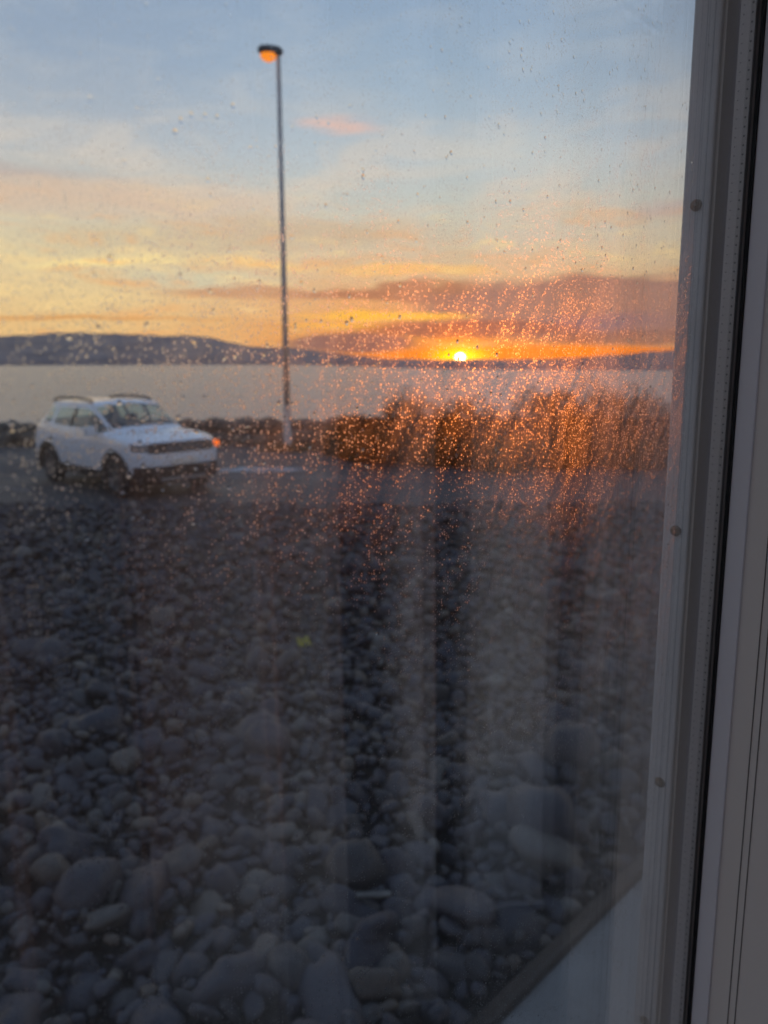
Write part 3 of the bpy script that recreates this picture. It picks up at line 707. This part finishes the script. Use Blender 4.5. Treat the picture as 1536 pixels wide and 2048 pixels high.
# rain on the outside of the outer pane ------------------------------------------------
m, t, out = material('rain_water')
rf = t.n('ShaderNodeBsdfGlass', None, Color=(1, 1, 1, 1), Roughness=.05, IOR=1.33); t.t.links.new(rf.outputs[0], out.inputs[0]); MT['rain'] = m
def film(name, w_, flip, weight, rough):
    m, t, out = material(name)
    tc = t.n('ShaderNodeTexCoord').outputs['Object']
    vo = t.n('ShaderNodeTexVoronoi', None, Vector=tc, Scale=880.0)
    cell = t.n('ShaderNodeSeparateColor', None, Color=vo.outputs['Color']).outputs[0]
    dots = t.m('MULTIPLY', t.sm(t.m('DIVIDE', vo.outputs['Distance'], t.m('MULTIPLY_ADD', cell, .9, .35)), .12, .5, 1, 0), t.m('POWER', cell, 2.6))
    sx = t.n('ShaderNodeSeparateXYZ', None, Vector=tc)
    uu = t.m('MULTIPLY_ADD', sx.outputs[0], U.x, t.m('MULTIPLY', sx.outputs[1], U.y)); zz = sx.outputs[2]
    ca, sa = math.cos(R(52)), math.sin(R(52))
    sk = t.vec(t.m('MULTIPLY_ADD', uu, ca*22, t.m('MULTIPLY', zz, sa*22)), t.m('MULTIPLY_ADD', uu, -sa*110, t.m('MULTIPLY', zz, ca*110)))
    blot = t.m('MULTIPLY', t.m('MULTIPLY', t.m('MULTIPLY', t.sm(zz, EYE-.01, EYE+.10, 1, .16), t.sm(zz, EYE-.12, EYE-.03, .35, 1)), t.sm(t.noise(tc, 11, 3, .6), .30, .68, .25, 1)), t.sm(t.noise(sk, 1.0, 2, .6), .34, .66, .22, 1.35))
    mask = t.m('MULTIPLY', t.m('MULTIPLY_ADD', dots, 3.6, .09), blot)
    rf = t.n('ShaderNodeBsdfRefraction', None, Color=(1, 1, 1, 1), Roughness=rough, IOR=1.2)
    tr = t.n('ShaderNodeBsdfTransparent')
    mx = t.n('ShaderNodeMixShader', None, i0=t.m('MULTIPLY', mask, weight, clamp=True), i1=tr.outputs[0], i2=rf.outputs[0]); t.t.links.new(mx.outputs[0], out.inputs[0])
    F_ = (0, 1, 2, 3); MB().add([uw(GU0+.008, w_, ZL+.005), uw(FE, w_, ZL+.005), uw(FE, w_, ZH-.005), uw(GU0+.008, w_, ZH-.005)], [F_[::-1] if flip else F_]).build(name, m, opane)
FE = GU1-.0145
film('salt_film', .2441, False, .80, .88)
film('spray_film', .24415, True, .62, .9)

def caps(P, ra, rb, ang, hgt, seg, rings):
    """lens shaped drops: P (n,2) in u,z; semi axes ra, rb turned by ang; height hgt"""
    n = len(P); L = []
    for i in range(rings):
        f_ = 1-i/rings; zz_ = math.sqrt(max(0, 1-f_*f_)) if False else 1-f_**2
        for j in range(seg):
            q = 2*math.pi*j/seg; L.append((f_*math.cos(q), f_*math.sin(q), zz_))
    L.append((0, 0, 1)); nb_ = len(L); L += [(math.cos(2*math.pi*j/seg), math.sin(2*math.pi*j/seg), 0) for j in range(seg)]; L = np.array(L); m_ = len(L)
    x = L[None, :, 0]*ra[:, None]; y = L[None, :, 1]*rb[:, None]; c_, s_ = np.cos(ang)[:, None], np.sin(ang)[:, None]
    uu = P[:, :1] + x*c_ - y*s_; zz_ = P[:, 1:] + x*s_ + y*c_; ww = .2442 + L[None, :, 2]*hgt[:, None]
    V = uu[..., None]*np.array(U) + ww[..., None]*np.array(Nn); V[..., 2] += zz_
    F = []
    for i in range(rings-1):
        for j in range(seg):
            a, b_, c2, d2 = i*seg+j, i*seg+(j+1) % seg, (i+1)*seg+(j+1) % seg, (i+1)*seg+j
            F += [(a, b_, c2), (a, c2, d2)]
    for j in range(seg): F.append(((rings-1)*seg+j, (rings-1)*seg+(j+1) % seg, nb_-1))
    for j in range(1, seg-1): F.append((nb_, nb_+j+1, nb_+j))
    F = np.array(F)[:, ::-1]; FF = (F[None]+np.arange(n)[:, None, None]*m_).reshape(-1, 3)
    return V.reshape(-1, 3), FF
def nz2(u_, z_, s, o=0): return noise.noise(Vector((u_*s, z_*s, o)))
def scatter(n, rlo, rhi, dens, elong=(1, 1.25), streak=False, power=2.0):
    P, A_, B_, T_, H_ = [], [], [], [], []
    while len(P) < n:
        u_ = rng.uniform(GU0+.01, FE); z_ = rng.uniform(ZL+.01, ZH-.01)
        if rng.random() > dens(u_, z_): continue
        r_ = rlo + (rhi-rlo)*rng.random()**power; e = rng.uniform(*elong)
        P.append((u_, z_)); A_.append(r_*e); B_.append(r_); T_.append(rng.normal(.95, .25) if streak else rng.uniform(0, 3.14))
        H_.append(r_*(.12+.28*rng.random()**1.5))
    return np.array(P), np.array(A_), np.array(B_), np.array(T_), np.array(H_)
D1 = lambda u_, z_: (1 if z_ < EYE+.1 else .7)*min(1, max(.06, .55 + .9*nz2(u_, z_, 9) + .5*nz2(u_, z_, 40, 4)))
D2_ = lambda u_, z_: min(1, max(.02, .35 + 1.3*nz2(u_*1.0-z_*.5, z_*.6, 14, 7) + .8*nz2(u_, z_, 60, 2)))
vv, ff, nn_ = [], [], 0
for args, sg, rg in (((7500, .0004, .0011, D1), 8, 3), ((62000, .00014, .0004, D1), 6, 2), ((5000, .00016, .00032, D2_, (2.2, 5), True), 6, 2)):
    V, F = caps(*scatter(*args), sg, rg); vv.append(V); ff.append(F+nn_); nn_ += len(V)
dr = obj('raindrops', fast_mesh('raindrops', np.concatenate(vv), np.concatenate(ff)), MT['rain'], opane, kind='stuff')

# curtain behind the lens, mirrored faintly in the glass -----------------------------
m, t, out = material('curtain_cloth')
tc = t.n('ShaderNodeTexCoord').outputs['Object']
c = t.ramp(t.noise(tc, 30, 4), [(.3, (.86, .80, .76, 1)), (.7, (.90, .85, .81, 1))])
df = t.n('ShaderNodeBsdfDiffuse', None, Color=c); tr = t.n('ShaderNodeBsdfTranslucent', None, Color=c)
mx = t.n('ShaderNodeMixShader', None, i0=.3, i1=df.outputs[0], i2=tr.outputs[0])
sx = t.n('ShaderNodeSeparateXYZ', None, Vector=tc)            # light and shade of the folds painted as opacity bands
uu = t.m('DIVIDE', t.m('MULTIPLY_ADD', sx.outputs[0], U.x, t.m('MULTIPLY', sx.outputs[1], U.y)), 3.4)
bands = [(0, .12), (.64, .18), (.655, .02), (.695, .02), (.705, .25), (.973, .75), (.984, .22), (1.171, .85), (1.183, .04), (1.40, .10), (1.43, .65), (1.507, .95), (1.522, .03), (1.74, .10), (1.80, 1), (2.05, 1),
         (2.075, .5), (2.17, .9), (2.195, .2), (2.40, .3), (2.43, .9), (2.53, .9), (2.58, .25), (2.70, .6), (3.3, .6)]
dens = t.ramp(uu, [(u_/3.4, (1-math.sqrt(1-d_),)*3+(1,)) for u_, d_ in bands])
clr = t.n('ShaderNodeBsdfTransparent')
mx = t.n('ShaderNodeMixShader', None, i0=dens, i1=clr.outputs[0], i2=mx.outputs[0]); t.t.links.new(mx.outputs[0], out.inputs[0]); MT['curtain'] = m
folds = [.20, .43, .65, .70, .98, 1.18, 1.51, 1.76, 2.06, 2.19, 2.45, 2.6, 2.85, 3.1, 3.3]
cu = []
for a, b_ in zip(folds[:-1], folds[1:]):
    w_ = b_-a
    for q, dw in ((0, .0), (.12, -.012), (.4, -.004), (.65, .018), (.85, .046), (.95, .062), (1.0, .058), (1.02, .03)):
        cu.append((a+q*w_, dw*1.2*min(1.3, w_/.17)))
V, F = [], []
zs = [.53, .55, 1.1, 1.7, 2.3, 2.9, 3.485]
for iz, z_ in enumerate(zs):
    for i, (u_, dw) in enumerate(cu):
        V.append(uw(u_+.01*noise.noise(Vector((u_*3, z_*1.2, 0))), -.92+dw*(1.15-.1*iz)+.012*noise.noise(Vector((u_*5, z_, 3))), z_+(.015*noise.noise(Vector((u_*8, 0, 1))) if iz < 2 else 0)))
nc = len(cu)
F = [(iz*nc+i, iz*nc+i+1, (iz+1)*nc+i+1, (iz+1)*nc+i) for iz in range(len(zs)-1) for i in range(nc-1)]
cur = obj('curtain', mesh('curtain', V, F), MT['curtain'], label='pale sheer curtain with painted fold shading, mirrored faintly in the window glass', category='curtain')
so_ = cur.modifiers.new('t', 'SOLIDIFY'); so_.thickness = .0012
pole = MB().tube([uw(.1, -.92, 3.47), uw(3.38, -.92, 3.47)], .014, 12).build('curtain_pole', MT['upvc'], label='white curtain pole above the sheer curtain', category='curtain pole')
